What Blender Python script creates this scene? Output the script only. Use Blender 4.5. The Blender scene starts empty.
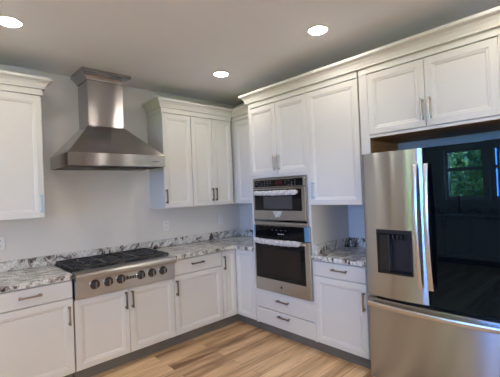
import bpy, bmesh, math, random
from mathutils import Vector, Matrix
random.seed(7)
S = bpy.context.scene
COL = S.collection

# ------------------------------------------------------------------ camera
CX, CY, CZ = -3.2084, -3.7418, 1.5283
YAW, PITCH, ROLL = map(math.radians, (43.5223, 0.6775, -2.4124))
FPX = 348.27
cd = bpy.data.cameras.new('camera'); cam = bpy.data.objects.new('camera', cd); COL.objects.link(cam)
fw = Vector((math.sin(YAW) * math.cos(PITCH), math.cos(YAW) * math.cos(PITCH), math.sin(PITCH)))
rt = Vector((math.cos(YAW), -math.sin(YAW), 0)); up = rt.cross(fw)
r2 = rt * math.cos(ROLL) + up * math.sin(ROLL); u2 = -rt * math.sin(ROLL) + up * math.cos(ROLL)
m = Matrix((r2, u2, -fw)).transposed().to_4x4(); m.translation = (CX, CY, CZ)
cam.matrix_world = m
cd.sensor_fit = 'HORIZONTAL'; cd.sensor_width = 36.0; cd.lens = FPX / 500 * 36
cd.shift_x = -(256.166 - 250) / 500; cd.shift_y = (186.423 - 188.5) / 500
cd.clip_start = 0.02
S.camera = cam

# ------------------------------------------------------------------ world, exposure
SKY = 74.0
LAMP = 112.0
SUN = 100.0
LAMP_COL = (1.0, 0.90, 0.80)
S.view_settings.view_transform = 'Standard'; S.view_settings.look = 'None'
S.view_settings.gamma = 1.0; S.view_settings.use_curve_mapping = False
S.view_settings.exposure = 0.0
w = bpy.data.worlds.new('sky'); S.world = w; w.use_nodes = True
nt = w.node_tree; bg = nt.nodes['Background']
tc = nt.nodes.new('ShaderNodeTexCoord'); sx = nt.nodes.new('ShaderNodeSeparateXYZ')
rp = nt.nodes.new('ShaderNodeValToRGB')
rp.color_ramp.elements[0].position = 0.14; rp.color_ramp.elements[0].color = (0.07, 0.35, 1.0, 1)
rp.color_ramp.elements[1].position = 0.36; rp.color_ramp.elements[1].color = (0.06, 0.10, 0.20, 1)
nt.links.new(tc.outputs['Generated'], sx.inputs[0]); nt.links.new(sx.outputs['Z'], rp.inputs[0])
my = nt.nodes.new('ShaderNodeMapRange'); my.inputs[1].default_value = 0.25; my.inputs[2].default_value = -0.75
mk = nt.nodes.new('ShaderNodeMixRGB'); mk.inputs[2].default_value = (0.125, 0.115, 0.105, 1)      # made-up warm haze at the rear, added so daylight there is not blue
nt.links.new(sx.outputs['Y'], my.inputs[0]); nt.links.new(my.outputs[0], mk.inputs[0]); nt.links.new(rp.outputs[0], mk.inputs[1])
nt.links.new(mk.outputs[0], bg.inputs[0]); bg.inputs[1].default_value = SKY
S.cycles.use_denoising = True
S.cycles.max_bounces = 12; S.cycles.diffuse_bounces = 6; S.cycles.glossy_bounces = 6
S.cycles.sample_clamp_indirect = 8.0
S.cycles.caustics_reflective = False; S.cycles.caustics_refractive = False

WX = -6.0           # window wall plane
REAR = -7.6
CEIL = 2.74
WIN = [(-1.22, -1.94, 1.18, 2.19), (-2.33, -3.73, 1.18, 2.19)]
for i, (y0, y1, z0, z1) in enumerate(WIN):
    ld = bpy.data.lights.new('window_portal', 'AREA'); lo = bpy.data.objects.new('window_portal', ld)
    COL.objects.link(lo)
    ld.shape = 'RECTANGLE'; ld.size = z1 - z0; ld.size_y = abs(y1 - y0)
    ld.cycles.is_portal = True
    lo.location = (WX - 0.13, (y0 + y1) / 2, (z0 + z1) / 2); lo.rotation_euler = (0, -math.pi / 2, 0)

sl = bpy.data.lights.new('sun', 'SUN'); so = bpy.data.objects.new('sun', sl); COL.objects.link(so)
sl.energy = SUN; sl.angle = 0.01; sl.color = (1.0, 0.97, 0.94)
so.rotation_euler = Vector((-0.25, -1.0, -1.15)).to_track_quat('-Z', 'Y').to_euler()
DX0, DX1, DZ = -5.0, -2.6, 2.12     # unseen patio door, added to the rear wall to let in fill light
ld = bpy.data.lights.new('door_portal', 'AREA'); lo = bpy.data.objects.new('door_portal', ld); COL.objects.link(lo)
ld.shape = 'RECTANGLE'; ld.size = DX1 - DX0; ld.size_y = DZ; ld.cycles.is_portal = True
lo.location = ((DX0 + DX1) / 2, REAR - 0.13, DZ / 2); lo.rotation_euler = (math.pi / 2, 0, 0)

# ------------------------------------------------------------------ materials
def mat(name, col=(0.8, 0.8, 0.8), rough=0.5, metal=0.0, spec=0.5, **kw):
    M = bpy.data.materials.new(name); M.use_nodes = True
    b = M.node_tree.nodes['Principled BSDF']
    b.inputs['Base Color'].default_value = (*col, 1); b.inputs['Roughness'].default_value = rough
    b.inputs['Metallic'].default_value = metal; b.inputs['Specular IOR Level'].default_value = spec
    for k, v in kw.items(): b.inputs[k].default_value = v
    return M
def nodes(M): return M.node_tree, M.node_tree.nodes['Principled BSDF']
def add(ntree, typ, **inp):
    n = ntree.nodes.new(typ)
    for k, v in inp.items(): n.inputs[k].default_value = v
    return n
def coords(ntree, scale=(1, 1, 1), rot=(0, 0, 0), kind='Object'):
    t = ntree.nodes.new('ShaderNodeTexCoord'); mp = ntree.nodes.new('ShaderNodeMapping')
    mp.inputs['Scale'].default_value = scale; mp.inputs['Rotation'].default_value = rot
    if kind == 'World':
        g = ntree.nodes.new('ShaderNodeNewGeometry'); ntree.links.new(g.outputs['Position'], mp.inputs[0])
    else: ntree.links.new(t.outputs[kind], mp.inputs[0])
    return mp.outputs[0]
def noise_tint(M, c0, c1, scale=3.0, detail=3.0, stretch=(1, 1, 1), bump=0.0, bscale=200):
    t, b = nodes(M)
    n = add(t, 'ShaderNodeTexNoise', Scale=scale, Detail=detail); t.links.new(coords(t, stretch, kind='World'), n.inputs['Vector'])
    r = t.nodes.new('ShaderNodeValToRGB'); r.color_ramp.elements[0].color = (*c0, 1); r.color_ramp.elements[1].color = (*c1, 1)
    r.color_ramp.elements[0].position = 0.3; r.color_ramp.elements[1].position = 0.7
    t.links.new(n.outputs['Fac'], r.inputs[0]); t.links.new(r.outputs[0], b.inputs['Base Color'])
    if bump:
        n2 = add(t, 'ShaderNodeTexNoise', Scale=bscale, Detail=2.0); t.links.new(coords(t, kind='World'), n2.inputs['Vector'])
        bp = add(t, 'ShaderNodeBump', Strength=bump, Distance=0.002)
        t.links.new(n2.outputs['Fac'], bp.inputs['Height']); t.links.new(bp.outputs[0], b.inputs['Normal'])
    return M
PAINT = noise_tint(mat('white cabinet paint', rough=0.38, spec=0.4), (0.62, 0.617, 0.60), (0.65, 0.647, 0.63), 2.0)
WALL = noise_tint(mat('light greige wall paint', rough=0.7, spec=0.25), (0.665, 0.645, 0.61), (0.695, 0.675, 0.64), 1.5, bump=0.08)
CEILM = noise_tint(mat('flat white ceiling paint', rough=0.9, spec=0.1), (0.84, 0.85, 0.90), (0.86, 0.87, 0.92), 1.0)
TRIMW = mat('white trim', (0.8, 0.8, 0.79), 0.35)
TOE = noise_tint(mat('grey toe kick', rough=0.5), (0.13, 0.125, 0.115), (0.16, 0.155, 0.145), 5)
RAWWOOD = noise_tint(mat('raw brown plywood', rough=0.6), (0.42, 0.23, 0.09), (0.54, 0.31, 0.14), 6, 5, (1, 1, 6))
def steel(name, col=(0.50, 0.48, 0.46), rough=0.26, aniso=0.75, vert=True):
    M = mat(name, col, rough, 1.0); t, b = nodes(M)
    b.inputs['Anisotropic'].default_value = aniso
    c = t.nodes.new('ShaderNodeCombineXYZ'); c.inputs[2].default_value = 1.0 if vert else 0.0; c.inputs[0].default_value = 0.02
    t.links.new(c.outputs[0], b.inputs['Tangent'])
    return M
STEEL = steel('brushed stainless steel', (0.50, 0.495, 0.49), 0.24)
HOODSTEEL = steel('hood stainless steel', (0.45, 0.435, 0.43), 0.16, 1.0)
FRSTEEL = steel('fridge stainless steel', (0.45, 0.465, 0.49), 0.22, 1.0)
CHROME = steel('bright steel handle', (0.80, 0.77, 0.73), 0.16, 0.3)
SATIN = mat('satin nickel', (0.55, 0.51, 0.45), 0.30, 1.0)
NICKEL = mat('brushed nickel', (0.31, 0.26, 0.215), 0.36, 1.0)
BRONZE = mat('aged bronze', (0.20, 0.165, 0.14), 0.36, 1.0)
FILM = mat('blue protective film', (0.34, 0.48, 0.60), 0.3)
BLACK = mat('black enamel', (0.012, 0.012, 0.013), 0.25)
IRON = noise_tint(mat('black cast iron', rough=0.42, spec=0.5), (0.016, 0.016, 0.017), (0.04, 0.04, 0.042), 40)
KNOB = mat('dark bronze knob', (0.035, 0.030, 0.027), 0.4)
GLASSBLK = mat('black appliance glass', (0.005, 0.005, 0.006), 0.04, 0, 0.32)
FRGLASS = mat('black mirrored fridge glass', (0.002, 0.003, 0.005), 0.012, 0, 0.40)
FRGLASS.node_tree.nodes['Principled BSDF'].inputs['Specular Tint'].default_value = (0.38, 0.72, 1.0, 1)
OVENWIN = mat('dark oven window', (0.022, 0.016, 0.014), 0.08, 0, 0.2)
FILMDEEP = mat('deep blue protective film', (0.09, 0.21, 0.38), 0.3)
RECESS = mat('near-black dispenser plastic', (0.010, 0.012, 0.017), 0.3)
BARSTEEL = mat('satin steel bar', (0.66, 0.64, 0.61), 0.26, 1.0)
RANGESTEEL = steel('rangetop steel', (0.52, 0.515, 0.51), 0.32, 0.5)
MWWIN = mat('dark microwave window', (0.055, 0.055, 0.06), 0.10, 0, 0.4)
DARKBAF = mat('dark filter steel', (0.16, 0.15, 0.14), 0.4, 1.0)
DISPRED = mat('dim red display', (0.05, 0.012, 0.014), 0.1)
LEGEND = mat('pale legend print', (0.55, 0.56, 0.58), 0.5)
DARKGREY = mat('dark grey plastic', (0.03, 0.034, 0.042), 0.35)
NAVY = mat('dark blue grey plastic', (0.010, 0.015, 0.027), 0.25)
PLASTIC = mat('white plastic', (0.75, 0.75, 0.74), 0.35)
SLOT = mat('dark slot', (0.05, 0.05, 0.05), 0.6)
WRAP = noise_tint(mat('white foam wrap', rough=0.45), (0.34, 0.33, 0.32), (0.70, 0.69, 0.67), 45, 4, bump=0.6, bscale=70)
BAFFLE = steel('filter steel', (0.35, 0.34, 0.33), 0.35, 0.3)

GRANITE = mat('grey veined granite', rough=0.14, spec=0.5)
t, b = nodes(GRANITE)
vec = coords(t, (1.0, 1.0, 1.0), (0.3, 0.5, math.radians(35)), kind='World')
nA = add(t, 'ShaderNodeTexNoise', Scale=2.5, Detail=4.0, Distortion=0.8); t.links.new(vec, nA.inputs['Vector'])
mpx = t.nodes.new('ShaderNodeMapping'); mpx.inputs['Scale'].default_value = (4.5, 26.0, 15.0)
ad = t.nodes.new('ShaderNodeVectorMath'); ad.operation = 'MULTIPLY_ADD'
ad.inputs[1].default_value = (0.35, 0.35, 0.35); t.links.new(nA.outputs['Color'], ad.inputs[0]); t.links.new(vec, ad.inputs[2])
t.links.new(ad.outputs[0], mpx.inputs[0])
nB = add(t, 'ShaderNodeTexNoise', Scale=1.0, Detail=6.0, Roughness=0.65); t.links.new(mpx.outputs[0], nB.inputs['Vector'])
rB = t.nodes.new('ShaderNodeValToRGB'); e = rB.color_ramp.elements
e[0].position = 0.34; e[0].color = (0.05, 0.045, 0.042, 1); e[1].position = 0.60; e[1].color = (0.80, 0.79, 0.76, 1)
q = e.new(0.41); q.color = (0.20, 0.17, 0.15, 1); q = e.new(0.455); q.color = (0.48, 0.45, 0.41, 1); q = e.new(0.52); q.color = (0.66, 0.68, 0.65, 1)
t.links.new(nB.outputs['Fac'], rB.inputs[0])
nC = add(t, 'ShaderNodeTexNoise', Scale=130.0, Detail=3.0); t.links.new(vec, nC.inputs['Vector'])
rC = t.nodes.new('ShaderNodeValToRGB'); rC.color_ramp.elements[0].position = 0.36; rC.color_ramp.elements[0].color = (0.35, 0.32, 0.3, 1)
rC.color_ramp.elements[1].position = 0.5; rC.color_ramp.elements[1].color = (1, 1, 1, 1); t.links.new(nC.outputs['Fac'], rC.inputs[0])
mx = t.nodes.new('ShaderNodeMixRGB'); mx.blend_type = 'MULTIPLY'; mx.inputs[0].default_value = 0.8
t.links.new(rB.outputs[0], mx.inputs[1]); t.links.new(rC.outputs[0], mx.inputs[2]); t.links.new(mx.outputs[0], b.inputs['Base Color'])

OAK = mat('oak plank floor', rough=0.42, spec=0.35)
t, b = nodes(OAK)
br = t.nodes.new('ShaderNodeTexBrick'); br.offset = 0.37; br.offset_frequency = 2; br.squash = 1.0
t.links.new(coords(t, kind='World'), br.inputs['Vector'])
br.inputs['Color1'].default_value = (0, 0, 0, 1); br.inputs['Color2'].default_value = (1, 1, 1, 1); br.inputs['Mortar'].default_value = (0.5, 0.5, 0.5, 1)
br.inputs['Scale'].default_value = 1.0; br.inputs['Mortar Size'].default_value = 0.0012; br.inputs['Mortar Smooth'].default_value = 0.0
br.inputs['Brick Width'].default_value = 1.22; br.inputs['Row Height'].default_value = 0.125; br.inputs['Bias'].default_value = 0.0
sep = t.nodes.new('ShaderNodeSeparateColor'); t.links.new(br.outputs['Color'], sep.inputs[0])
off = t.nodes.new('ShaderNodeCombineXYZ')
mlt = t.nodes.new('ShaderNodeMath'); mlt.operation = 'MULTIPLY'; mlt.inputs[1].default_value = 37.0
t.links.new(sep.outputs[0], mlt.inputs[0]); t.links.new(mlt.outputs[0], off.inputs[2]); t.links.new(mlt.outputs[0], off.inputs[0])
va = t.nodes.new('ShaderNodeVectorMath'); va.operation = 'ADD'
t.links.new(coords(t, (1.3, 13.0, 1.0), kind='World'), va.inputs[0]); t.links.new(off.outputs[0], va.inputs[1])
gn = add(t, 'ShaderNodeTexNoise', Scale=1.0, Detail=7.0, Roughness=0.62, Distortion=0.6); t.links.new(va.outputs[0], gn.inputs['Vector'])
ma = t.nodes.new('ShaderNodeMath'); ma.operation = 'MULTIPLY_ADD'; ma.inputs[1].default_value = 0.34
sb = t.nodes.new('ShaderNodeMath'); sb.operation = 'SUBTRACT'; sb.inputs[1].default_value = 0.17
t.links.new(sep.outputs[0], ma.inputs[0]); t.links.new(gn.outputs['Fac'], ma.inputs[2]); t.links.new(ma.outputs[0], sb.inputs[0])
rF = t.nodes.new('ShaderNodeValToRGB'); e = rF.color_ramp.elements
e[0].position = 0.25; e[0].color = (0.20, 0.105, 0.05, 1); e[1].position = 0.78; e[1].color = (0.90, 0.68, 0.44, 1)
q = e.new(0.40); q.color = (0.48, 0.30, 0.165, 1); q = e.new(0.55); q.color = (0.70, 0.475, 0.275, 1)
t.links.new(sb.outputs[0], rF.inputs[0])
mm = t.nodes.new('ShaderNodeMixRGB'); mm.inputs[2].default_value = (0.10, 0.06, 0.035, 1)
t.links.new(br.outputs['Fac'], mm.inputs[0]); t.links.new(rF.outputs[0], mm.inputs[1]); t.links.new(mm.outputs[0], b.inputs['Base Color'])

CONC = noise_tint(mat('pale bounce concrete', rough=0.8), (0.52, 0.52, 0.53), (0.60, 0.60, 0.61), 2)  # pale ground that bounces light in through the added rear door
def emit(name, col, s):
    M = bpy.data.materials.new(name); M.use_nodes = True; t = M.node_tree
    t.nodes.remove(t.nodes['Principled BSDF']); e = t.nodes.new('ShaderNodeEmission')
    e.inputs[0].default_value = (*col, 1); e.inputs[1].default_value = s
    t.links.new(e.outputs[0], t.nodes['Material Output'].inputs[0]); return M
LED = emit('lit downlight lens', LAMP_COL, LAMP)
PANE = bpy.data.materials.new('clear window glass'); PANE.use_nodes = True
t = PANE.node_tree; t.nodes.remove(t.nodes['Principled BSDF'])
tr = t.nodes.new('ShaderNodeBsdfTransparent'); gl = t.nodes.new('ShaderNodeBsdfGlossy'); gl.inputs['Roughness'].default_value = 0.02
ms = t.nodes.new('ShaderNodeMixShader'); ms.inputs[0].default_value = 0.05
t.links.new(tr.outputs[0], ms.inputs[1]); t.links.new(gl.outputs[0], ms.inputs[2]); t.links.new(ms.outputs[0], t.nodes['Material Output'].inputs[0])
LEAF = noise_tint(mat('green leaves', rough=0.5), (0.17, 0.31, 0.06), (0.74, 0.82, 0.31), 3.5, 4)
BARK = noise_tint(mat('brown bark', rough=0.8), (0.06, 0.04, 0.025), (0.14, 0.10, 0.07), 12)
GRASS = noise_tint(mat('lawn', rough=0.8), (0.05, 0.11, 0.02), (0.12, 0.20, 0.05), 4)

# ------------------------------------------------------------------ builders
# runs: 'B' = along the back wall, 'R' = along the fridge wall, 'W' = world axes.  (u along, v out from the wall, z up)
def mp(run, u, v, z):
    if run == 'B': return Vector((u, -v, z))
    if run == 'R': return Vector((-v, -u, z))
    if run == 'L': return Vector((WX + v, u, z))
    return Vector((u, v, z))
class MB:
    def __init__(s, run='W'): s.bm = bmesh.new(); s.run = run
    def P(s, u, v, z): return s.bm.verts.new(mp(s.run, u, v, z))
    def face(s, vs):
        try: return s.bm.faces.new(vs)
        except ValueError: return None
    def box(s, u0, u1, v0, v1, z0, z1, bev=0.0, seg=1):
        c = [s.P(u, v, z) for z in (z0, z1) for v in (v0, v1) for u in (u0, u1)]
        fs = [s.face([c[i] for i in f]) for f in ((0, 1, 3, 2), (4, 6, 7, 5), (0, 4, 5, 1), (2, 3, 7, 6), (0, 2, 6, 4), (1, 5, 7, 3))]
        if bev:
            es = list({e for f in fs for e in f.edges})
            bmesh.ops.bevel(s.bm, geom=es, offset=bev, segments=seg, affect='EDGES', profile=0.5)
        return s
    def rings(s, loops, cap0=True, cap1=True):
        """loops: lists of (u,v,z) of equal length, closed, skinned one to the next"""
        R = [[s.P(*p) for p in l] for l in loops]; n = len(R[0])
        for a, b in zip(R, R[1:]):
            for i in range(n): s.face([a[i], a[(i + 1) % n], b[(i + 1) % n], b[i]])
        if cap0: s.face(R[0])
        if cap1: s.face(R[-1])
        return s
    def panel(s, u0, u1, z0, z1, prof):
        """nested rectangles: prof = [(inset, v), ...]"""
        return s.rings([[(u0 + i, v, z0 + i), (u1 - i, v, z0 + i), (u1 - i, v, z1 - i), (u0 + i, v, z1 - i)] for i, v in prof])
    def tube(s, axis, c, segs, n=24):
        """lathe about an axis through c: segs = [(offset along axis, radius)]"""
        L = []
        for o, r in segs:
            l = []
            for k in range(n):
                a = 2 * math.pi * k / n; p, q = r * math.cos(a), r * math.sin(a)
                l.append({'u': (c[0] + o, c[1] + p, c[2] + q), 'v': (c[0] + p, c[1] + o, c[2] + q), 'z': (c[0] + p, c[1] + q, c[2] + o)}[axis])
            L.append(l)
        return s.rings(L)
    def sweep(s, pts, width_axis, w, th):
        """rectangular bar along pts; w (or list) across width_axis, th thickness in the bend plane"""
        W = {'u': Vector((1, 0, 0)), 'v': Vector((0, 1, 0)), 'z': Vector((0, 0, 1))}[width_axis]
        P = [Vector(p) for p in pts]; L = []
        for i, p in enumerate(P):
            d = (P[min(i + 1, len(P) - 1)] - P[max(i - 1, 0)]).normalized(); n = d.cross(W).normalized()
            ww = w[i] if isinstance(w, (list, tuple)) else w; tt = th[i] if isinstance(th, (list, tuple)) else th
            ch = 0.25
            L.append([tuple(p + W * (ww / 2) * a + n * (tt / 2) * b_) for a, b_ in
                      ((1, 1 - ch), (1 - ch, 1), (-1 + ch, 1), (-1, 1 - ch), (-1, -1 + ch), (-1 + ch, -1), (1 - ch, -1), (1, -1 + ch))])
        return s.rings(L)
    def pipe(s, pts, r, n=10):
        P = [Vector(p) for p in pts]; L = []; ref = Vector((0.3, 1, 0.2)).normalized()
        for i, p in enumerate(P):
            d = (P[min(i + 1, len(P) - 1)] - P[max(i - 1, 0)]).normalized()
            a = d.cross(ref)
            if a.length < 1e-3: a = d.cross(Vector((1, 0, 0)))
            a.normalize(); c = d.cross(a)
            L.append([tuple(p + a * r * math.cos(2 * math.pi * k / n) + c * r * math.sin(2 * math.pi * k / n)) for k in range(n)])
        return s.rings(L)
    def build(s, name, material, parent=None, smooth=False, label=None):
        bmesh.ops.recalc_face_normals(s.bm, faces=s.bm.faces[:])
        me = bpy.data.meshes.new(name); o = bpy.data.objects.new(name, me); COL.objects.link(o)
        base = parent
        org = Vector((0, 0, 0))
        while base is not None: org += base.location; base = base.parent
        if org.length: bmesh.ops.translate(s.bm, verts=s.bm.verts[:], vec=-org)
        s.bm.to_mesh(me); s.bm.free(); me.materials.append(material)
        if smooth:
            for p in me.polygons: p.use_smooth = True
            try: me.set_sharp_from_angle(angle=math.radians(35))
            except Exception: pass
        if parent: o.parent = parent
        if label: o['label'] = label
        return o
def thing(name, loc, label, cat, group=None):
    o = bpy.data.objects.new(name, None); COL.objects.link(o); o.location = loc; o.empty_display_size = 0.1
    tag(o, label, cat, group); return o
def tag(o, label, cat, group=None):
    o['label'] = label; o['category'] = cat
    if group: o['group'] = group
    return o
def struct(o): o['kind'] = 'structure'; return o
def recenter(o):
    """put a single-mesh thing's origin at its base"""
    me = o.data; xs = [v.co for v in me.vertices]
    c = Vector(((min(v.x for v in xs) + max(v.x for v in xs)) / 2, (min(v.y for v in xs) + max(v.y for v in xs)) / 2, min(v.z for v in xs)))
    me.transform(Matrix.Translation(-c)); o.location = c; return o

# ------------------------------------------------------------------ structure
struct(MB().box(WX - 0.15, 0.15, REAR - 0.15, 0.15, -0.1, 0.0).build('floor', OAK))
struct(MB().box(WX - 0.15, 0.15, REAR - 0.15, 0.15, CEIL, CEIL + 0.1).build('ceiling', CEILM))
struct(MB().box(WX - 0.15, 0.15, 0.0, 0.15, 0.0, CEIL).build('wall_back', WALL))
struct(MB().box(0.0, 0.15, REAR, 0.0, 0.0, CEIL).build('wall_right', WALL))
struct(MB().box(WX - 0.15, DX0, REAR - 0.15, REAR, 0.0, CEIL).box(DX1, 0.15, REAR - 0.15, REAR, 0.0, CEIL).box(DX0, DX1, REAR - 0.15, REAR, DZ, CEIL).build('wall_rear', WALL))
pd = bpy.data.objects.new('fill_door_1', None); COL.objects.link(pd); pd['kind'] = 'structure'  # added rear door: brings daylight onto the ceiling and back wall
mb = MB(); dm = (DX0 + DX1) / 2
for a, b_ in ((DX0, dm), (dm, DX1)):
    for p, q, r, s_ in ((a, a + 0.07, 0.0, DZ), (b_ - 0.07, b_, 0.0, DZ), (a + 0.07, b_ - 0.07, 0.0, 0.09), (a + 0.07, b_ - 0.07, DZ - 0.07, DZ)): mb.box(p, q, REAR - 0.10, REAR - 0.05, r, s_)
mb.build('frame', TRIMW, pd)
MB().box(DX0 + 0.03, DX1 - 0.03, REAR - 0.078, REAR - 0.072, 0.03, DZ - 0.03).build('pane', PANE, pd)
mb = MB(); cuts = [0.0] + [y for wn in WIN for y in wn[:2]] + [REAR]
for k in range(0, len(cuts), 2): mb.box(WX - 0.15, WX, cuts[k + 1], cuts[k], 0, CEIL)
for y0, y1, z0, z1 in WIN: mb.box(WX - 0.15, WX, y1, y0, 0, z0); mb.box(WX - 0.15, WX, y1, y0, z1, CEIL)
struct(mb.build('wall_left', WALL))
for i, (y0, y1, z0, z1) in enumerate(WIN):
    root = bpy.data.objects.new('window_%d' % (i + 1), None); COL.objects.link(root); root['kind'] = 'structure'
    mb = MB(); c = 0.075; f = 0.055
    mb.box(WX, WX + 0.02, y0, y0 + c, z0 - c, z1 + c); mb.box(WX, WX + 0.02, y1 - c, y1, z0 - c, z1 + c)
    mb.box(WX, WX + 0.02, y1, y0, z1, z1 + c); mb.box(WX, WX + 0.05, y1 - c, y0 + c, z0 - 0.03, z0)
    mb.build('casing', TRIMW, root)
    zm = z0 + (z1 - z0) * 0.60
    mb = MB(); spans = [(y1, y0)] if i == 0 else [(y1, (y0 + y1) / 2), ((y0 + y1) / 2, y0)]
    for a, b_ in spans:
        for (p, q, r, s_) in ((a, a + f, z0, z1), (b_ - f, b_, z0, z1), (a + f, b_ - f, z0, z0 + f), (a + f, b_ - f, z1 - f, z1), (a + f, b_ - f, zm - 0.035, zm + 0.035)):
            mb.box(WX - 0.09, WX - 0.04, p, q, r, s_)
    mb.build('sash', TRIMW, root)
    MB().box(WX - 0.068, WX - 0.062, y1 + 0.02, y0 - 0.02, z0 + 0.02, z1 - 0.02).build('pane', PANE, root)
struct(MB().box(0.0 - 0.014, 0.0, REAR, -3.36, 0.0, 0.10).build('baseboard_right', TRIMW))
struct(MB().box(WX, -2.99, -0.014, 0.0, 0.0, 0.10).build('baseboard_back', TRIMW))
struct(MB().box(-40, WX - 0.16, -30, 30, -0.3, -0.1).build('ground', GRASS))
struct(MB().box(WX - 0.155, 8, -30, REAR - 0.16, -0.3, -0.1).build('bounce_patio_ground', CONC))  # unseen patio, put here to bounce sunlight up onto the ceiling

# ------------------------------------------------------------------ cabinet pieces
D = 0.63           # base door face, from the wall
DB = D - 0.02      # face frame plane
UD = 0.345; UB = UD - 0.02
ZB, ZC = 0.118, 0.875
def door_prof(v, rail=0.058):
    return [(0.0, v - 0.019), (0.0, v - 0.0025), (0.0025, v), (rail - 0.012, v), (rail - 0.006, v - 0.003), (rail + 0.004, v - 0.0045), (rail + 0.013, v - 0.0105), (rail + 0.015, v - 0.0105)]
def door(run, par, u0, u1, z0, z1, v, name='door', rail=0.058):
    return MB(run).panel(u0, u1, z0, z1, door_prof(v, rail)).build(name, PAINT, par)
def slab(run, par, u0, u1, z0, z1, v, name='drawer'):
    return MB(run).panel(u0, u1, z0, z1, [(0, v - 0.019), (0, v - 0.003), (0.003, v), (0.01, v)]).build(name, PAINT, par)
def pull(run, par, u, z, v, vertical=True, L=0.152, m_=None, label=None):
    """cabinet bar pull: arched bar with flared ends on two posts"""
    m_ = m_ or NICKEL; mb = MB(run); n = 8; pts = []; ws = []; ts = []
    for k in range(n + 1):
        s_ = -1 + 2 * k / n; a = s_ * L / 2
        pts.append((u, v + 0.026 + 0.004 * (1 - s_ * s_), z + a) if vertical else (u + a, v + 0.026 + 0.004 * (1 - s_ * s_), z))
        ws.append(0.0125 + 0.006 * abs(s_) ** 3); ts.append(0.010)
    mb.sweep(pts, 'u' if vertical else 'z', ws, ts)
    for s_ in (-1, 1):
        a = s_ * (L / 2 - 0.012); c = (u, v, z + a) if vertical else (u + a, v, z)
        mb.rings([[(c[0] + du * r, c[1] + o, c[2] + dz * r) for du, dz in ((-1, -1), (1, -1), (1, 1), (-1, 1))] for o, r in ((0, 0.008), (0.006, 0.0055), (0.027, 0.005))])
    return mb.build('handle', m_, par, smooth=True, label=label)
def carcass(run, par, u0, u1, v1, z0, z1, toe=False, name='body'):
    g = 0.0008; mb = MB(run).box(u0 + g, u1 - g, 0.002, v1, z0, z1)
    o = mb.build(name, PAINT, par)
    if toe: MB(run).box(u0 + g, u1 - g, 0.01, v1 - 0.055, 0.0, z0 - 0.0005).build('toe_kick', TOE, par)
    return o
def cab(run, u0, u1, v, label, cat='cabinet', name='base_cabinet', z=0.0, group=None):
    return thing(name, mp(run, (u0 + u1) / 2, v / 2, z), label, cat, group)
A, Bx, Cx, Fy, Gy, Hy = -2.3491, -1.4316, -0.828, 0.9446, 1.7484, 2.2757
g = 0.0016
UZ0, UZT, UFR = 1.372, 2.410, 2.462   # upper cabinets: bottom, door top, top of frieze

# base cabinet beside the rangetop, drawer over door
t1 = cab('B', -2.96, A, DB, 'white base cabinet with one drawer and one door below the lone wall cabinet')
carcass('B', t1, -2.96, A - 0.008, DB, ZB - 0.01, ZC, True)
dr = slab('B', t1, -2.958, A - 0.010, 0.7245, 0.861, D); pull('B', dr, -2.655, 0.80, D, False)
dd = door('B', t1, -2.958, A - 0.010, ZB, 0.7165, D); pull('B', dd, -2.391, 0.585, D)
# rangetop base cabinet
t2 = cab('B', A, Bx, DB, 'wide white base cabinet with two doors directly under the rangetop')
carcass('B', t2, A, Bx, DB, ZB - 0.01, 0.690, True)
mid = (A + Bx) / 2 - 0.005
dd = door('B', t2, A + g, mid - g, ZB, 0.692, D); pull('B', dd, mid - 0.030, 0.595, D, m_=BRONZE)
dd = door('B', t2, mid + g, Bx - g - 0.003, ZB, 0.692, D); pull('B', dd, mid + 0.028, 0.593, D, m_=BRONZE)
# drawer-over-door base between rangetop and corner
t3 = cab('B', Bx, Cx, DB, 'white base cabinet with one drawer over one door between the rangetop and the corner cabinet')
carcass('B', t3, Bx, Cx, DB, ZB - 0.01, ZC, True)
dr = slab('B', t3, Bx + g, Cx - g - 0.002, 0.712, 0.861, D); pull('B', dr, -1.153, 0.80, D, False, m_=BRONZE)
dd = door('B', t3, Bx + g, Cx - g - 0.002, ZB, 0.706, D); pull('B', dd, -1.408, 0.59, D, m_=BRONZE)
# corner cabinet with folding door
t4 = thing('corner_base_cabinet', (-0.42, -0.47, 0), 'white corner base cabinet with a folding two-leaf door in the inside corner', 'cabinet')
mb = MB(); gg = 0.0008
L = [(Cx + gg, -0.002), (Cx + gg, -DB), (-DB, -DB), (-DB, -Fy + gg), (-0.002, -Fy + gg), (-0.002, -0.002)]
mb.rings([[(x, y, ZB - 0.01) for x, y in L], [(x, y, ZC) for x, y in L]]); mb.build('body', PAINT, t4)
k = DB - 0.055; mb = MB(); L = [(Cx + gg, -0.01), (Cx + gg, -k), (-k, -k), (-k, -Fy + gg), (-0.01, -Fy + gg), (-0.01, -0.01)]
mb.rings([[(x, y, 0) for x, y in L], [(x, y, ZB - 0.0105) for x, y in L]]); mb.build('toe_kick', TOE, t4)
dd = door('B', t4, Cx + g, -D - 0.002, ZB, 0.866, D, rail=0.05); pull('B', dd, -0.800, 0.735, D, m_=BRONZE)
door('R', t4, D + 0.002, Fy - g - 0.001, ZB, 0.866, D, rail=0.05)

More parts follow.
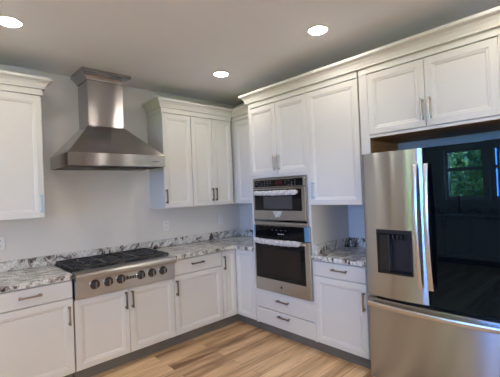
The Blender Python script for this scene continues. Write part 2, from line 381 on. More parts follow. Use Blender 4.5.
# oven tower
t5 = cab('R', Fy, Gy, DB, 'tall white oven cabinet holding the microwave and the wall oven', name='oven_cabinet')
mb = MB('R'); g8 = 0.0008
mb.box(Fy + g8, Fy + 0.036, 0.002, D - 0.004, ZB - 0.01, UFR + 0.01); mb.box(Gy - 0.0145, Gy - g8, 0.002, D - 0.004, ZB - 0.01, UFR + 0.01)
mb.box(Fy + 0.036, Gy - 0.0145, 0.002, D - 0.02, ZB - 0.01, 0.455); mb.box(Fy + 0.036, Gy - 0.0145, D - 0.02, D - 0.004, 0.445, 0.478)
mb.box(Fy + 0.036, Gy - 0.0145, 0.002, D - 0.02, 1.68, UFR + 0.01); mb.box(Fy + 0.036, Gy - 0.0145, D - 0.02, D - 0.004, 1.657, 1.69)
mb.box(1.7185, Gy - 0.0145, D - 0.03, D - 0.004, 1.172, 1.657); mb.box(Fy + 0.036, Gy - 0.0145, 0.002, 0.02, 0.455, 1.68); mb.box(Fy + 0.036, Gy - 0.0145, D - 0.02, D + 0.002, UZT + 0.009, UFR + 0.01)
mb.build('body', PAINT, t5)
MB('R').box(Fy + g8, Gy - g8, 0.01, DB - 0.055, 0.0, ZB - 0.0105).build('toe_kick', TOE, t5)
dr = slab('R', t5, Fy + 0.004, Gy - g, 0.286, 0.446, D); pull('R', dr, 1.353, 0.398, D, False)
dr = slab('R', t5, Fy + 0.004, Gy - g, ZB, 0.279, D); pull('R', dr, 1.357, 0.24, D, False)
m2 = 1.345
dd = door('R', t5, Fy + 0.002, m2 - g, 1.684, UZT, D); pull('R', dd, m2 - 0.026, 1.803, D, m_=SATIN)
dd = door('R', t5, m2 + g, Gy - g, 1.684, UZT, D); pull('R', dd, m2 + 0.030, 1.802, D, m_=SATIN)
# base cabinet between tower and fridge
t6 = cab('R', Gy, Hy, DB, 'white base cabinet with one drawer over one door between the oven cabinet and the fridge')
carcass('R', t6, Gy, Hy, DB, ZB - 0.01, ZC, True)
dr = slab('R', t6, Gy + g, Hy - g, 0.731, 0.861, D); pull('R', dr, 2.028, 0.805, D, False)
dd = door('R', t6, Gy + g, Hy - g, ZB, 0.723, D); pull('R', dd, 2.254, 0.585, D)
# deep upper above the niche
t7 = cab('R', Gy, Hy, DB, 'deep white single-door wall cabinet above the open counter niche beside the fridge', name='wall_cabinet', z=UZ0)
mb = MB('R').box(Gy + g8, Hy - g8, 0.002, DB, UZ0, UFR + 0.01); mb.box(Gy + g8, Hy - g8, DB, D + 0.002, UZT + 0.009, UFR + 0.01); mb.build('body', PAINT, t7)
dd = door('R', t7, Gy + g, Hy - g, UZ0 + 0.003, UZT, D)
pull('R', dd, 1.790, 1.508, D, m_=FILM, label='pull still wrapped in pale blue film')
# fridge surround
FL, FM, FR = 2.324, 2.800, 3.255
t8 = cab('R', Hy, 2.362, DB, 'tall white end panel between the fridge and the narrow cabinets', 'panel', 'end_panel')
MB('R').box(Hy + 0.012, 2.306, 0.002, DB - 0.0005, 0, 1.908).build('side_panel', RAWWOOD, t8, label='bare brown inner board')
MB('R').box(Hy + 0.012, 2.362, DB, DB + 0.018, 0, 1.908).build('stile', PAINT, t8)
t8b = cab('R', 3.262, 3.345, DB, 'tall white end panel on the far side of the black-glass fridge door', 'panel', 'end_panel')
MB('R').box(3.262, 3.285, 0.002, DB - 0.0005, 0, 1.908).build('side_panel', PAINT, t8b)
MB('R').box(3.262, 3.345, DB, DB + 0.018, 0, 1.908).build('stile', PAINT, t8b)
t9 = cab('R', 2.307, 3.345, DB, 'wide white two-door cabinet above the fridge', name='wall_cabinet', z=1.909)
mb = MB('R').box(2.2885, 3.345, 0.002, DB - 0.001, 1.912, UFR + 0.01); mb.box(2.2875, 3.345, DB - 0.001, DB, 1.909, UFR + 0.01)
mb.box(2.2875, 2.360, DB, D - 0.003, 1.909, UZT + 0.013); mb.box(3.243, 3.345, DB, D - 0.003, 1.909, UZT + 0.013); mb.box(2.360, 3.243, DB, D - 0.006, 1.909, 1.930)
mb.box(2.2875, 3.345, DB, D + 0.002, UZT + 0.0135, UFR + 0.01)
mb.build('body', PAINT, t9)
MB('R').box(2.308, 3.344, 0.004, DB - 0.004, 1.9085, 1.9115).build('underside', RAWWOOD, t9, label='bare brown plywood underside')
dd = door('R', t9, 2.362, FM - g, 1.933, UZT + 0.004, D); pull('R', dd, FM - 0.022, 2.057, D, m_=SATIN)
dd = door('R', t9, FM + g, 3.241, 1.933, UZT + 0.004, D); pull('R', dd, FM + 0.030, 2.056, D, m_=SATIN)

# uppers on the back wall
UL, UM, LL = -1.3419, -0.9788, -2.474
t10 = cab('B', -3.08, LL, UB, 'white single-door wall cabinet standing alone on the far side of the range hood', name='wall_cabinet', z=UZ0)
mb = MB('B').box(-3.08, LL - 0.002, 0.002, UB, UZ0, UFR + 0.008); mb.box(-3.08, LL + 0.012, 0.002, UD + 0.001, UZT + 0.009, UFR + 0.008); mb.build('body', PAINT, t10)
dd = door('B', t10, -3.078, LL, UZ0 + 0.004, UZT, UD)
pull('B', dd, LL - 0.024, 1.495, UD, m_=FILM, label='pull still wrapped in pale blue film')
t11 = cab('B', UL, UM, UB, 'narrow white single-door wall cabinet beside the range hood over the outlet', name='wall_cabinet', z=UZ0)
mb = MB('B').box(UL + 0.002, UM - g8, 0.002, UB, UZ0, UFR + 0.008); mb.box(UL - 0.008, UM - g8, 0.002, UD + 0.001, UZT + 0.009, UFR + 0.008); mb.build('body', PAINT, t11)
dd = door('B', t11, UL + 0.002, UM - 0.004, UZ0 + 0.004, UZT, UD); pull('B', dd, UL + 0.018, 1.505, UD, m_=BRONZE)
t12 = cab('B', UM, -0.37, UB, 'white two-door wall cabinet with dark pulls next to the inside corner', name='wall_cabinet', z=UZ0)
mb = MB('B').box(UM + g8, -0.368, 0.002, UB, UZ0, UFR + 0.008); mb.box(UM + g8, -0.368, UB, UD + 0.001, UZT + 0.009, UFR + 0.008); mb.build('body', PAINT, t12)
mm_ = -0.684
dd = door('B', t12, UM + 0.002, mm_ - g, UZ0 + 0.004, UZT, UD); pull('B', dd, mm_ - 0.026, 1.505, UD, m_=BRONZE)
dd = door('B', t12, mm_ + g, -0.389, UZ0 + 0.004, UZT, UD); pull('B', dd, mm_ + 0.026, 1.505, UD, m_=BRONZE)
t13 = cab('R', UD, Fy, UB, 'white wall cabinet with a plain door tucked between the inside corner and the oven cabinet', name='wall_cabinet', z=UZ0)
mb = MB('R').box(0.002, Fy - 0.001, 0.002, UB, UZ0, UFR + 0.008); mb.box(0.002, 0.366, UB, UD - 0.004, UZ0, UFR + 0.008); mb.box(0.366, Fy - 0.001, UB, UD + 0.001, UZT + 0.009, UFR + 0.008)
mb.build('body', PAINT, t13)
door('R', t13, 0.370, Fy - 0.004, UZ0 + 0.004, UZT, UD)

# crown mouldings: a profile carried round mitred corners
CROWN = [(0.0, 0.0), (0.019, 0.0), (0.019, 0.010), (0.023, 0.018), (0.030, 0.036), (0.045, 0.054), (0.064, 0.066), (0.068, 0.072), (0.068, 0.088), (0.0, 0.088)]
def crown(path, z, label, zs=1.0, thick=0.03):
    """path: plan polyline along the cabinet faces, outside on its right-hand side"""
    P = [Vector((*p, 0)) for p in path]; mb = MB(); loops = []
    for i, p in enumerate(P):
        dirs = []
        if i > 0: dirs.append((P[i] - P[i - 1]).normalized())
        if i < len(P) - 1: dirs.append((P[i + 1] - P[i]).normalized())
        ns = [Vector((d.y, -d.x, 0)) for d in dirs]
        n = ns[0] if len(ns) == 1 else (ns[0] + ns[1]) / (1 + ns[0].dot(ns[1]))
        loops.append([tuple(p + n * (o if o > 0 else -0.02) + Vector((0, 0, z + h * zs))) for o, h in CROWN])
    mb.rings(loops)
    return tag(recenter(mb.build('crown_molding', PAINT)), label, 'molding')
uf = UD + 0.001
crown([(-3.08, -uf), (LL + 0.012, -uf), (LL + 0.012, -0.024)], UFR + 0.0085, 'white crown molding on top of the lone wall cabinet, with a return to the wall')
crown([(UL - 0.008, -0.024), (UL - 0.008, -uf), (-uf, -uf), (-uf, -Fy + 0.072)], UFR + 0.0085, 'white crown molding running round the inside corner over the shallow wall cabinets')
crown([(-uf - 0.07, -Fy), (-D - 0.002, -Fy), (-D - 0.002, -3.345)], UFR + 0.0105, 'long white crown molding over the oven cabinet and fridge cabinets', 1.10)

# ------------------------------------------------------------------ countertops
CT = 0.0365; CZ0 = 0.876
def granite_piece(label, poly, splashes, loc):
    tt = thing('countertop', loc, label, 'countertop')
    mb = MB(); e = 0.004
    cx = sum(p[0] for p in poly) / len(poly); cy = sum(p[1] for p in poly) / len(poly)
    mb.rings([[(x, y, CZ0) for x, y in poly], [(x, y, CZ0 + CT) for x, y in poly]])
    es = [e_ for e_ in mb.bm.edges if all(abs(v.co.z - CZ0 - CT) < 1e-4 for v in e_.verts)]
    bmesh.ops.bevel(mb.bm, geom=es, offset=e, segments=2, affect='EDGES')
    mb.build('slab', GRANITE, tt)
    for sp in splashes: MB().box(*sp, CZ0 + CT + 0.0005, CZ0 + CT + 0.088, 0.002).build('backsplash', GRANITE, tt)
    return tt
OV = 0.655
granite_piece('grey veined granite countertop piece on the base cabinet below the lone wall cabinet', [(-2.985, -0.001), (-2.985, -OV), (A - 0.006, -OV), (A - 0.006, -0.001)],
              [(-2.985, A - 0.004, -0.022, -0.001)], (-2.66, -0.33, CZ0))
granite_piece('L-shaped grey veined granite countertop turning the inside corner beside the oven cabinet',
              [(Bx + 0.004, -0.001), (Bx + 0.004, -OV), (-OV, -OV), (-OV, -Fy + 0.002), (-0.001, -Fy + 0.002), (-0.001, -0.001)],
              [(Bx + 0.004, -0.0225, -0.022, -0.001), (-0.022, -0.001, -Fy + 0.002, -0.001)], (-0.7, -0.33, CZ0))
granite_piece('small grey veined granite countertop inside the niche between oven cabinet and fridge',
              [(-0.001, -Hy - 0.008), (-0.001, -Gy - 0.002), (-OV, -Gy - 0.002), (-OV, -Hy - 0.008)],
              [(-0.022, -0.001, -Hy - 0.008, -Gy - 0.002), (-0.60, -0.0225, -Gy - 0.022, -Gy - 0.002)], (-0.33, -2.0, CZ0))
tag(recenter(MB().box(A - 0.003, Bx + 0.003, -0.022, -0.001, 0.86, CZ0 + CT + 0.088, 0.002).build('backsplash', GRANITE)), 'granite backsplash strip on the wall behind the rangetop', 'backsplash')

# ------------------------------------------------------------------ rangetop
rt_ = thing('rangetop', (-1.89, -0.33, 0.70), 'stainless gas rangetop with black grates and six front knobs', 'cooktop')
ra, rb = A + 0.002, Bx - 0.002; YF = 0.655
MB('B').box(ra, rb, 0.026, YF, 0.698, 0.896, 0.003).build('body', RANGESTEEL, rt_)
prof = [(YF - 0.07, 0.897), (YF - 0.07, 0.918), (YF + 0.005, 0.914), (YF + 0.024, 0.906), (YF + 0.036, 0.890), (YF + 0.036, 0.868), (YF + 0.028, 0.850), (YF + 0.001, 0.846), (YF + 0.001, 0.897)]
MB('B').rings([[(ra, v, z) for v, z in prof], [(rb, v, z) for v, z in prof]]).build('bullnose', RANGESTEEL, rt_)
MB('B').box(ra, rb, 0.03, YF - 0.071, 0.8965, 0.912, 0.002).build('cooking_surface', BLACK, rt_)
gw = (rb - ra - 0.02) / 3
for k in range(3):
    u0 = ra + 0.01 + gw * k; u1 = u0 + gw - 0.006; mb = MB('B'); v0, v1 = 0.045, YF - 0.080; zt, zb2, h = 0.944, 0.930, 0.014
    for (p, q, r, s_) in ((u0, u1, v0, v0 + h), (u0, u1, v1 - h, v1), (u0, u0 + h, v0, v1), (u1 - h, u1, v0, v1)): mb.box(p, q, r, s_, zb2, zt, 0.003)
    vm = (v0 + v1) / 2; um = (u0 + u1) / 2; mb.box(u0, u1, vm - h / 2, vm + h / 2, zb2, zt, 0.003)
    for vc in ((v0 + vm) / 2, (v1 + vm) / 2):
        mb.box(u0, um - 0.035, vc - 0.006, vc + 0.006, zb2, zt + 0.002, 0.002); mb.box(um + 0.035, u1, vc - 0.006, vc + 0.006, zb2, zt + 0.002, 0.002)
        mb.box(um - 0.006, um + 0.006, vc + 0.035, vc + 0.125, zb2, zt + 0.002, 0.002); mb.box(um - 0.006, um + 0.006, vc - 0.125, vc - 0.035, zb2, zt + 0.002, 0.002)
        for sa in (-1, 1):
            for sb_ in (-1, 1):
                mb.sweep([(um + sa * 0.035, vc + sb_ * 0.035, zt - 0.006), (um + sa * 0.13, vc + sb_ * 0.115, zt - 0.006)], 'z', 0.014, 0.010)
    for p in (u0 + 0.004, u1 - 0.016):
        for r in (v0 + 0.002, vm - 0.006, v1 - 0.014): mb.box(p, p + 0.012, r, r + 0.012, 0.9122, zb2)
    mb.build('grate', IRON, rt_)
    for vc in ((v0 + vm) / 2, (v1 + vm) / 2):
        br_ = MB('B').tube('z', (um, vc, 0.9122), [(0, 0.055), (0.006, 0.055), (0.007, 0.042), (0.014, 0.040)], 24).build('burner', BAFFLE, rt_, True)
        MB('B').tube('z', (um, vc, 0.9264), [(0, 0.034), (0.006, 0.034), (0.008, 0.028)], 24).build('burner_cap', IRON, br_, True)
for u in (-2.194, -2.082, -1.974, -1.789, -1.680, -1.566):
    kb = MB('B').tube('v', (u, YF + 0.0005, 0.798), [(0, 0.040), (0.008, 0.039), (0.011, 0.034), (0.014, 0.032), (0.036, 0.029), (0.040, 0.026)], 28).build('knob', KNOB, rt_, True)
    MB('B').tube('v', (u, YF + 0.0002, 0.798), [(0, 0.0425), (0.003, 0.0425), (0.005, 0.0405)], 28).build('bezel', CHROME, kb, True)
    MB('B').box(u - 0.006, u + 0.006, YF + 0.036, YF + 0.046, 0.772, 0.824, 0.002).build('grip', NICKEL, kb)
# unreadable dark maker's lettering between the knobs: a row of small solid strokes
lg = MB('B'); u = -1.925
for wd, hh in ((0.015, 0.034), (0.011, 0.026), (0.013, 0.026), (0.011, 0.026), (0.014, 0.026), (0.012, 0.026), (0.013, 0.036)):
    lg.box(u, u + wd, YF + 0.0002, YF + 0.0015, 0.780, 0.780 + hh); u += wd + 0.003
lg.build('lettering', BLACK, rt_)

# ------------------------------------------------------------------ range hood
hx0, hx1, hd = -2.342, -1.446, 0.565; cx0, cx1, cdp = -2.074, -1.738, 0.285
hz0, hz1, hz2, hz3 = 1.806, 1.918, 2.212, 2.690
hood = thing('range_hood', (-1.894, -0.28, hz0), 'stainless chimney range hood on the back wall above the rangetop', 'range hood')
mb = MB('B'); t_ = 0.008
lo_ = [(hx0, 0.002), (hx1, 0.002), (hx1, hd), (hx0, hd)]; inn = [(hx0 + t_, 0.002 + t_), (hx1 - t_, 0.002 + t_), (hx1 - t_, hd - t_), (hx0 + t_, hd - t_)]
mb.rings([[(u, v, hz0 + 0.05) for u, v in inn], [(u, v, hz0) for u, v in inn], [(u, v, hz0) for u, v in lo_], [(u, v, hz1) for u, v in lo_]], True, True)
mb.build('canopy_band', HOODSTEEL, hood)
MB('B').rings([[(hx0 + 0.001, 0.002, hz1 + 0.0003), (hx1 - 0.001, 0.002, hz1 + 0.0003), (hx1 - 0.001, hd - 0.001, hz1 + 0.0003), (hx0 + 0.001, hd - 0.001, hz1 + 0.0003)],
               [(cx0 - 0.004, 0.002, hz2), (cx1 + 0.004, 0.002, hz2), (cx1 + 0.004, cdp + 0.004, hz2), (cx0 - 0.004, cdp + 0.004, hz2)]]).build('canopy', HOODSTEEL, hood)
MB('B').box(cx0, cx1, 0.002, cdp, hz2 + 0.0003, CEIL - 0.004).build('chimney', HOODSTEEL, hood)
mb = MB('B'); P_ = [(0.004, 2.650), (0.010, 2.650), (0.014, 2.664), (0.030, 2.682), (0.054, 2.700), (0.066, 2.708), (0.066, 2.738), (0.0008, 2.738), (0.0008, 2.650)]
path = [((cx0, 0.004), (-1, 0)), ((cx0, cdp), (-1, 1)), ((cx1, cdp), (1, 1)), ((cx1, 0.004), (1, 0))]
mb.rings([[(p[0] + n[0] * o, p[1] + n[1] * o, z) for o, z in P_[1:]] for p, n in path]); mb.build('chimney_crown', HOODSTEEL, hood)
for k in range(2):
    u0 = hx0 + 0.03 + k * 0.425; u1 = u0 + 0.405; fl = MB('B').box(u0, u1, 0.012, hd - 0.010, hz0 + 0.017, hz0 + 0.049).build('filter', BLACK, hood)
    mb = MB('B')
    for j in range(11):
        a = u0 + 0.012 + j * 0.0362; mb.sweep([(a + 0.007, 0.065, hz0 + 0.010), (a + 0.007, hd - 0.055, hz0 + 0.010)], 'u', 0.012, 0.010)
    mb.build('baffle', DARKBAF, fl)
mb = MB('B')
for k in range(6): mb.tube('v', (-1.585 + k * 0.013 + 0.0, hd, hz0 + 0.052), [(-0.001, 0.0042), (0.002, 0.004), (0.0025, 0.003)], 12)
mb.build('control_buttons', DARKGREY, hood, True)

# ------------------------------------------------------------------ microwave
OF = D + 0.018      # appliance front plane
mw = thing('microwave', mp('R', 1.357, 0.3, 1.205), 'built-in stainless microwave with foam-wrapped handle above the oven', 'microwave')
ma0, ma1 = 0.990, 1.713
MB('R').box(ma0 + 0.004, ma1 - 0.004, 0.06, D - 0.004, 1.225, 1.636).build('case', DARKGREY, mw)
mb = MB('R').box(ma0, ma1, D - 0.003, OF - 0.004, 1.168, 1.203, 0.002); mb.box(ma0 - 0.003, ma0 + 0.006, D - 0.003, OF - 0.006, 1.203, 1.650); mb.box(ma1 - 0.006, ma1 + 0.004, D - 0.003, OF - 0.006, 1.203, 1.650)
mb.box(ma0 + 0.006, ma1 - 0.006, D - 0.003, OF - 0.004, 1.638, 1.650); mb.build('trim_frame', STEEL, mw)
cp = MB('R').box(ma0 + 0.007, ma1 - 0.007, D - 0.003, OF, 1.553, 1.637, 0.002).build('control_panel', STEEL, mw)
MB('R').box(ma0 + 0.030, ma1 - 0.035, OF, OF + 0.002, 1.561, 1.630).build('panel_glass', GLASSBLK, cp)
MB('R').box(1.325, 1.420, OF + 0.002, OF + 0.003, 1.576, 1.618).build('display', DISPRED, cp)
DIM = mat('dim legend print', (0.20, 0.20, 0.21), 0.5)
for r in range(3):
    for c in (0, 1, 2, 3, 4, 5, 10, 11, 12, 13):
        if (r * 7 + c * 3) % 5:
            MB('R').box(1.045 + c * 0.041, 1.062 + c * 0.041, OF + 0.002, OF + 0.0028, 1.572 + r * 0.020, 1.577 + r * 0.020).build('key_legend', DIM, cp)
md = MB('R').box(ma0 + 0.007, ma1 - 0.007, D - 0.003, OF + 0.004, 1.222, 1.548, 0.003).build('door', STEEL, mw)
MB('R').box(ma0 + 0.032, ma1 - 0.054, OF + 0.004, OF + 0.0065, 1.318, 1.532).build('door_glass', GLASSBLK, md)
MB('R').box(1.155, 1.545, OF + 0.0065, OF + 0.0075, 1.338, 1.462).build('window_screen', MWWIN, md)
def wrapped_handle(par, u0, u1, z, v, r=0.024):
    mb = MB('R'); n = 26; L = []
    for k in range(n + 1):
        s_ = k / n; u = u0 + (u1 - u0) * s_; bow = 0.012 * (1 - (2 * s_ - 1) ** 2)
        taper = 0.55 if k in (0, n) else 1.0
        l = []
        for j in range(12):
            a = 2 * math.pi * j / 12; rr = r * taper * (1 + random.uniform(-0.16, 0.16))
            l.append((u, v + 0.034 + bow + 0.65 * rr * math.cos(a), z - bow * 0.4 + rr * math.sin(a)))
        L.append(l)
    mb.rings(L)
    for u in (u0 + 0.03, u1 - 0.03): mb.box(u - 0.011, u + 0.011, v, v + 0.036, z - 0.012, z + 0.012)
    return mb.build('handle', WRAP, par, True, label='handle wrapped in crumpled white foam')
wrapped_handle(md, 1.046, 1.640, 1.500, OF + 0.004, 0.024)
mb = MB('R'); mb.rings([[(1.275, OF + 0.0045, 1.313), (1.415, OF + 0.0045, 1.313), (1.372, OF + 0.0045, 1.252), (1.318, OF + 0.0045, 1.252)], [(1.275, OF + 0.006, 1.313), (1.415, OF + 0.006, 1.313), (1.372, OF + 0.006, 1.252), (1.318, OF + 0.006, 1.252)]])
mb.build('foam_patch', WRAP, md, label='white foam patch below the door glass')

# ------------------------------------------------------------------ wall oven
ov = thing('wall_oven', mp('R', 1.357, 0.3, 0.48), 'built-in stainless wall oven with black glass door below the microwave', 'oven')
oa, ob = 0.986, 1.733
MB('R').box(oa + 0.004, ob - 0.004, 0.06, D - 0.003, 0.482, 1.160).build('case', DARKGREY, ov)
cp = MB('R').box(oa, ob, D - 0.003, OF, 1.028, 1.166, 0.002).build('control_panel', STEEL, ov)
MB('R').box(oa + 0.025, ob - 0.062, OF, OF + 0.0025, 1.030, 1.163).build('panel_glass', GLASSBLK, cp)
for a, b_ in ((oa + 0.001, oa + 0.023), (ob - 0.060, ob - 0.002)):
    MB('R').box(a, b_, OF, OF + 0.0015, 1.031, 1.164).build('protective_film', FILMDEEP, cp, label='strip of blue protective film')
for k in range(4): MB('R').box(1.335 + k * 0.022, 1.349 + k * 0.022, OF + 0.0025, OF + 0.0033, 1.078, 1.086).build('key_legend', LEGEND, cp)
for k in range(4): MB('R').box(1.25 + k * 0.06, 1.268 + k * 0.06, OF + 0.0025, OF + 0.0031, 1.118, 1.122).build('key_legend', DIM, cp)
od = MB('R').box(oa, ob, D - 0.003, OF + 0.006, 0.482, 1.022, 0.004).build('door', STEEL, ov)
MB('R').box(oa + 0.024, ob - 0.060, OF + 0.006, OF + 0.009, 0.614, 0.985).build('door_glass', GLASSBLK, od)
MB('R').box(1.085, 1.625, OF + 0.009, OF + 0.010, 0.655, 0.930).build('window_screen', OVENWIN, od)
wrapped_handle(od, 1.030, 1.650, 1.008, OF + 0.006, 0.027)
MB('R').tube('v', (1.357, OF + 0.006, 0.548), [(0, 0.012), (0.0012, 0.012), (0.0016, 0.010)], 24).build('emblem', DARKGREY, od, True)
MB('R').box(1.640, 1.710, OF + 0.006, OF + 0.034, 0.990, 1.012, 0.004).build('handle_mount', CHROME, od)

# ------------------------------------------------------------------ refrigerator
VX = 0.722; VBk = 0.645; Z0, ZS0, ZS1, ZT = 0.055, 0.668, 0.690, 1.774
fr = thing('refrigerator', mp('R', FM, 0.36, 0), 'stainless French-door refrigerator with a black glass door and water dispenser', 'refrigerator')
mb = MB('R').box(FL + 0.042, FR - 0.012, 0.05, VBk - 0.012, 0.03, ZT - 0.012)
mb.build('case', DARKGREY, fr)
for u in (FL + 0.08, FR - 0.06):
    for v in (0.10, 0.55): MB('R').tube('z', (u, v, 0.0), [(0, 0.02), (0.031, 0.02)], 12).build('foot', BLACK, fr)
MB('R').box(FL + 0.045, FR - 0.02, 0.57, 0.62, 0.008, Z0 - 0.004).build('kick_grille', DARKGREY, fr)
def front_v(u, u0, u1, ra=0.03, rb=0.03, bulge=0.004):
    d_ = min(u - u0, u1 - u); r = ra if u - u0 < u1 - u else rb
    v = VX + bulge * (1 - ((u - (u0 + u1) / 2) / ((u1 - u0) / 2)) ** 2)
    if d_ < r: v -= r - math.sqrt(max(r * r - (r - d_) ** 2, 0))
    return v
def fridge_door(u0, u1, z0, z1, material, hole=None, name='door', bulge=0.004, label=None, ra=0.03, rb=0.03):
    us = sorted(set([u0 + ra * s_ for s_ in (0, 0.03, 0.1, 0.22, 0.4, 0.65, 1)] + [u1 - rb * s_ for s_ in (0, 0.03, 0.1, 0.22, 0.4, 0.65, 1)] + [u0 + (u1 - u0) * k / 12 for k in range(1, 12)] + (list(hole[:2]) if hole else [])))
    us = [u for i, u in enumerate(us) if i == 0 or u - us[i - 1] > 1e-4]
    zs = [z0, z1] if not hole else [z0, hole[2], hole[3], z1]
    mb = MB('R'); F = {}
    e = 0.004
    for i, u in enumerate(us):
        for j, z in enumerate(zs): F[i, j] = mb.P(u, front_v(u, u0, u1, ra, rb, bulge), z)
    Bk = [[mb.P(u, VBk, z) for z in (z0, z1)] for u in us]
    for i in range(len(us) - 1):
        for j in range(len(zs) - 1):
            if hole and j == 1 and us[i] >= hole[0] - 1e-5 and us[i + 1] <= hole[1] + 1e-5: continue
            mb.face([F[i, j], F[i + 1, j], F[i + 1, j + 1], F[i, j + 1]])
        n = len(zs) - 1
        mb.face([F[i, 0], F[i + 1, 0], Bk[i + 1][0], Bk[i][0]]); mb.face([F[i, n], F[i + 1, n], Bk[i + 1][1], Bk[i][1]])
        mb.face([Bk[i][0], Bk[i + 1][0], Bk[i + 1][1], Bk[i][1]])
    n = len(zs)
    for i in (0, len(us) - 1): mb.face([F[i, j] for j in range(n)] + [Bk[i][1], Bk[i][0]])
    return mb.build(name, material, fr, True, label=label)
HO = (2.442, 2.704, 0.872, 1.198)
d1 = fridge_door(FL, FM - 0.003, ZS1, ZT, FRSTEEL, HO, rb=0.007, bulge=0.018, label='stainless door with the dispenser')
# dispenser: frame lip, recess, control strip, nozzle, paddle, tray
mb = MB('R'); u0, u1, z0, z1 = HO; vf = VX + 0.0172
mb.rings([[(u0, vf - 0.012, z0), (u1, vf - 0.012, z0), (u1, vf - 0.012, z1), (u0, vf - 0.012, z1)], [(u0, vf + 0.002, z0), (u1, vf + 0.002, z0), (u1, vf + 0.002, z1), (u0, vf + 0.002, z1)],
          [(u0 + 0.010, vf + 0.002, z0 + 0.010), (u1 - 0.010, vf + 0.002, z0 + 0.010), (u1 - 0.010, vf + 0.002, z1 - 0.028), (u0 + 0.010, vf + 0.002, z1 - 0.028)],
          [(u0 + 0.014, vf - 0.058, z0 + 0.014), (u1 - 0.014, vf - 0.058, z0 + 0.014), (u1 - 0.014, vf - 0.058, z1 - 0.034), (u0 + 0.014, vf - 0.058, z1 - 0.034)]], False, True)
mb.build('water_dispenser', RECESS, d1, label='dark recessed water dispenser')
MB('R').box(u0 + 0.015, u0 + 0.085, vf - 0.050, vf - 0.004, z0 + 0.016, z1 - 0.036).build('dispenser_column', BLACK, d1)
MB('R').box(u0 + 0.0855, u0 + 0.092, vf - 0.050, vf - 0.003, z0 + 0.016, z1 - 0.036).build('divider', DARKGREY, d1)
MB('R').box(u0 + 0.094, u1 - 0.017, vf - 0.056, vf - 0.050, z0 + 0.016, z1 - 0.080).build('paddle', NAVY, d1)
mb = MB('R')
for k in range(3): mb.tube('z', (u0 + 0.115 + k * 0.032, vf - 0.025, z1 - 0.072), [(0, 0.009), (0.035, 0.011)], 14)
mb.build('nozzle', NAVY, d1, True)
d2 = fridge_door(FM + 0.003, FR, ZS1, ZT, FRGLASS, bulge=0.0, ra=0.007, label='black glass door')
d3 = fridge_door(FL, FR, Z0, ZS0, FRSTEEL, name='freezer_drawer', bulge=0.018)
def fr_handle(par, u, z0, z1, horizontal=False):
    mb = MB('R'); n = 20; pts = []
    for k in range(n + 1):
        s_ = -1 + 2 * k / n; bow = 0.030 + 0.034 * (1 - s_ * s_)
        p = (z0 + (z1 - z0) * k / n)
        pts.append((p, VX + bow, u) if horizontal else (u, VX + bow, p))
    mb.sweep(pts, 'z' if horizontal else 'u', 0.032, 0.016)
    for e_ in (z0 + 0.018, z1 - 0.018):
        if horizontal: mb.box(e_ - 0.016, e_ + 0.016, VX - 0.001, VX + 0.036, u - 0.012, u + 0.012, 0.003)
        else: mb.box(u - 0.012, u + 0.012, VX - 0.001, VX + 0.036, e_ - 0.016, e_ + 0.016, 0.003)
    return mb.build('handle', BARSTEEL, par, True)
fr_handle(d1, 2.754, 0.805, 1.662); fr_handle(d2, 2.826, 0.805, 1.662); fr_handle(d3, 0.632, FL + 0.024, FR - 0.024, True)
MB('R').box(FL + 0.046, FL + 0.14, 0.50, 0.62, ZT - 0.0115, ZT + 0.014, 0.006).build('hinge_cover', DARKGREY, fr)
MB('R').box(FR - 0.12, FR - 0.024, 0.50, 0.62, ZT - 0.0115, ZT + 0.014, 0.006).build('hinge_cover', DARKGREY, fr)

# ------------------------------------------------------------------ outlets
def copy_tree(o, parent=None):
    c = o.copy(); COL.objects.link(c); c.parent = parent
    for ch in list(o.children): copy_tree(ch, c)
    return c
out = thing('wall_outlet', (-1.153, -0.001, 1.103), 'white duplex wall outlet under the narrow wall cabinet beside the hood', 'outlet', 'wall outlets on the back wall')
MB().panel(0, 1, 0, 1, [(0, 0)]).bm.free()
MB('B').panel(-1.153 - 0.037, -1.153 + 0.037, 1.103, 1.219, [(0, 0.001), (0, 0.005), (0.003, 0.007), (0.01, 0.007)]).build('cover_plate', PLASTIC, out)
for zc in (1.137, 1.185):
    rc = MB('B').panel(-1.153 - 0.017, -1.153 + 0.017, zc - 0.015, zc + 0.015, [(0, 0.007), (0.002, 0.0085), (0.006, 0.0085)]).build('receptacle', PLASTIC, out)
    MB('B').box(-1.161, -1.158, 0.0085, 0.009, zc - 0.006, zc + 0.006).box(-1.148, -1.145, 0.0085, 0.009, zc - 0.006, zc + 0.006).build('slots', SLOT, rc)
for x, lb in ((-0.341, 'white duplex wall outlet under the two-door wall cabinet near the inside corner'), (-2.752, 'white duplex wall outlet under the lone wall cabinet')):
    c = copy_tree(out); c.location.x = x; c['label'] = lb

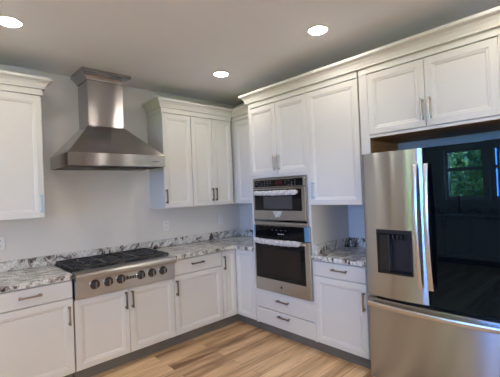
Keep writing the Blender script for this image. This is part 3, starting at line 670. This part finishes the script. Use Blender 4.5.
# ------------------------------------------------------------------ ceiling downlights
dl = thing('recessed_downlight', (-2.775, -0.936, CEIL), 'lit round recessed downlight in the ceiling in front of the lone wall cabinet', 'ceiling light', 'recessed ceiling downlights')
MB().tube('z', (-2.775, -0.936, CEIL), [(-0.0005, 0.075), (-0.004, 0.085), (-0.008, 0.080), (-0.0085, 0.070)], 40).build('trim_ring', TRIMW, dl, True)
MB().tube('z', (-2.775, -0.936, CEIL), [(-0.0088, 0.068), (-0.0115, 0.066)], 40).build('lens', LED, dl)
for x, y, lb in ((-0.989, -0.954, 'lit round recessed downlight in the ceiling nearest the inside corner'), (-1.003, -2.179, 'lit round recessed downlight in the ceiling nearest the fridge cabinets'),
                 (-2.775, -2.18, 'lit round recessed downlight in the middle of the kitchen ceiling'), (-4.5, -0.95, 'lit round recessed downlight near the back wall by the sink side'),
                 (-4.5, -2.18, 'lit round recessed downlight in front of the single sash window'), (-1.0, -3.40, 'lit round recessed downlight beyond the fridge'), (-2.775, -3.40, 'lit round recessed downlight above the photographer'),
                 (-1.9, -5.2, 'unseen recessed downlight added for fill light, beyond the photographer on the fridge side'), (-4.2, -5.2, 'unseen recessed downlight added for fill light, beyond the photographer on the window side')):
    c = copy_tree(dl); c.location.x = x; c.location.y = y; c['label'] = lb  # the two lamps farthest back are unseen, added for fill light

# ------------------------------------------------------------------ sink side (seen mirrored in the black glass door)
def lp(u0, u1): return ((WX + 0.31), (u0 + u1) / 2, 0)
ul_ = [(-3.75, -2.80), (-2.80, -1.85), (-1.85, -0.90)]
for (a, b_), lb in zip(ul_, ('white two-door base cabinet on the window side farthest from the back wall', 'white two-door base cabinet in the middle of the window side', 'white two-door sink base cabinet under the single window')):
    tt = thing('base_cabinet', lp(a, b_), lb, 'cabinet')
    carcass('L', tt, a, b_, DB, ZB - 0.01, ZC, True); mdl = (a + b_) / 2
    dd = door('L', tt, a + g, mdl - g, ZB, 0.866, D); pull('L', dd, mdl - 0.03, 0.76, D)
    dd = door('L', tt, mdl + g, b_ - g, ZB, 0.866, D); pull('L', dd, mdl + 0.03, 0.76, D)
tt = thing('countertop', (WX + 0.33, -2.3, CZ0), 'grey veined granite countertop under the windows', 'countertop')
MB().box(WX + 0.001, WX + OV, -3.77, -0.88, CZ0, CZ0 + CT, 0.003).build('slab', GRANITE, tt)
MB().box(WX + 0.001, WX + 0.022, -3.77, -0.88, CZ0 + CT + 0.0005, CZ0 + CT + 0.088, 0.002).build('backsplash', GRANITE, tt)
fx, fy = WX + 0.14, -1.50
fc = thing('kitchen_faucet', (fx, fy, CZ0 + CT + 0.0005), 'tall dark arched kitchen faucet standing in front of the single window', 'faucet')
zf = CZ0 + CT + 0.0005; pts = [(fx, fy, zf + 0.02), (fx, fy, zf + 0.26)] + [(fx + 0.10 - 0.10 * math.cos(math.pi * k / 12), fy - 0.06 * k / 12, zf + 0.26 + 0.10 * math.sin(math.pi * k / 12)) for k in range(1, 13)] + [(fx + 0.2, fy - 0.06, zf + 0.18)]
MB().tube('z', (fx, fy, zf), [(0, 0.028), (0.02, 0.026), (0.03, 0.016)], 20).build('base', BRONZE, fc, True)
MB().pipe(pts, 0.013, 12).build('spout', BRONZE, fc, True)
MB().pipe([(fx, fy + 0.014, zf + 0.08), (fx + 0.01, fy + 0.05, zf + 0.10), (fx + 0.01, fy + 0.10, zf + 0.14)], 0.007, 10).build('lever', BRONZE, fc, True)

# ------------------------------------------------------------------ trees outside the single window
def tree(x, y, h, r, label, seed):
    rnd = random.Random(seed)
    tt = thing('leafy_tree', (x, y, -0.1), label, 'tree', None)
    MB().pipe([(x, y, -0.1), (x + 0.05, y, h * 0.3), (x - 0.05, y + 0.08, h * 0.7)], 0.11, 10).build('trunk', BARK, tt, True)
    mb = MB()
    for k in range(9000):
        th, ph = rnd.uniform(0, 2 * math.pi), math.acos(rnd.uniform(-1, 1)); rr = rnd.uniform(0.55, 1.0) ** 0.5 * (1 + 0.18 * math.sin(3 * th) * math.sin(4 * ph))
        c = Vector((x + r * rr * math.sin(ph) * math.cos(th), y + r * rr * math.sin(ph) * math.sin(th), h * 0.52 + h * 0.5 * rr * math.cos(ph)))
        a = Vector((rnd.gauss(0, 1), rnd.gauss(0, 1), rnd.gauss(0, 1))).normalized(); b2 = a.cross(Vector((rnd.gauss(0, 1), rnd.gauss(0, 1), rnd.gauss(0, 1)))).normalized()
        L_ = rnd.uniform(0.07, 0.14)
        mb.face([mb.P(*(c - a * L_)), mb.P(*(c + b2 * L_ * 0.5)), mb.P(*(c + a * L_)), mb.P(*(c - b2 * L_ * 0.5))])
    mb.build('foliage', LEAF, tt)
tree(-10.2, -0.65, 4.2, 0.85, 'bright green leafy tree outside nearest the double window', 1)
tree(-10.6, 1.35, 4.4, 0.95, 'bright green leafy tree outside nearest the back wall line', 2)
tree(-13.4, 0.1, 5.4, 1.5, 'bright green leafy tree standing behind the other two', 3)
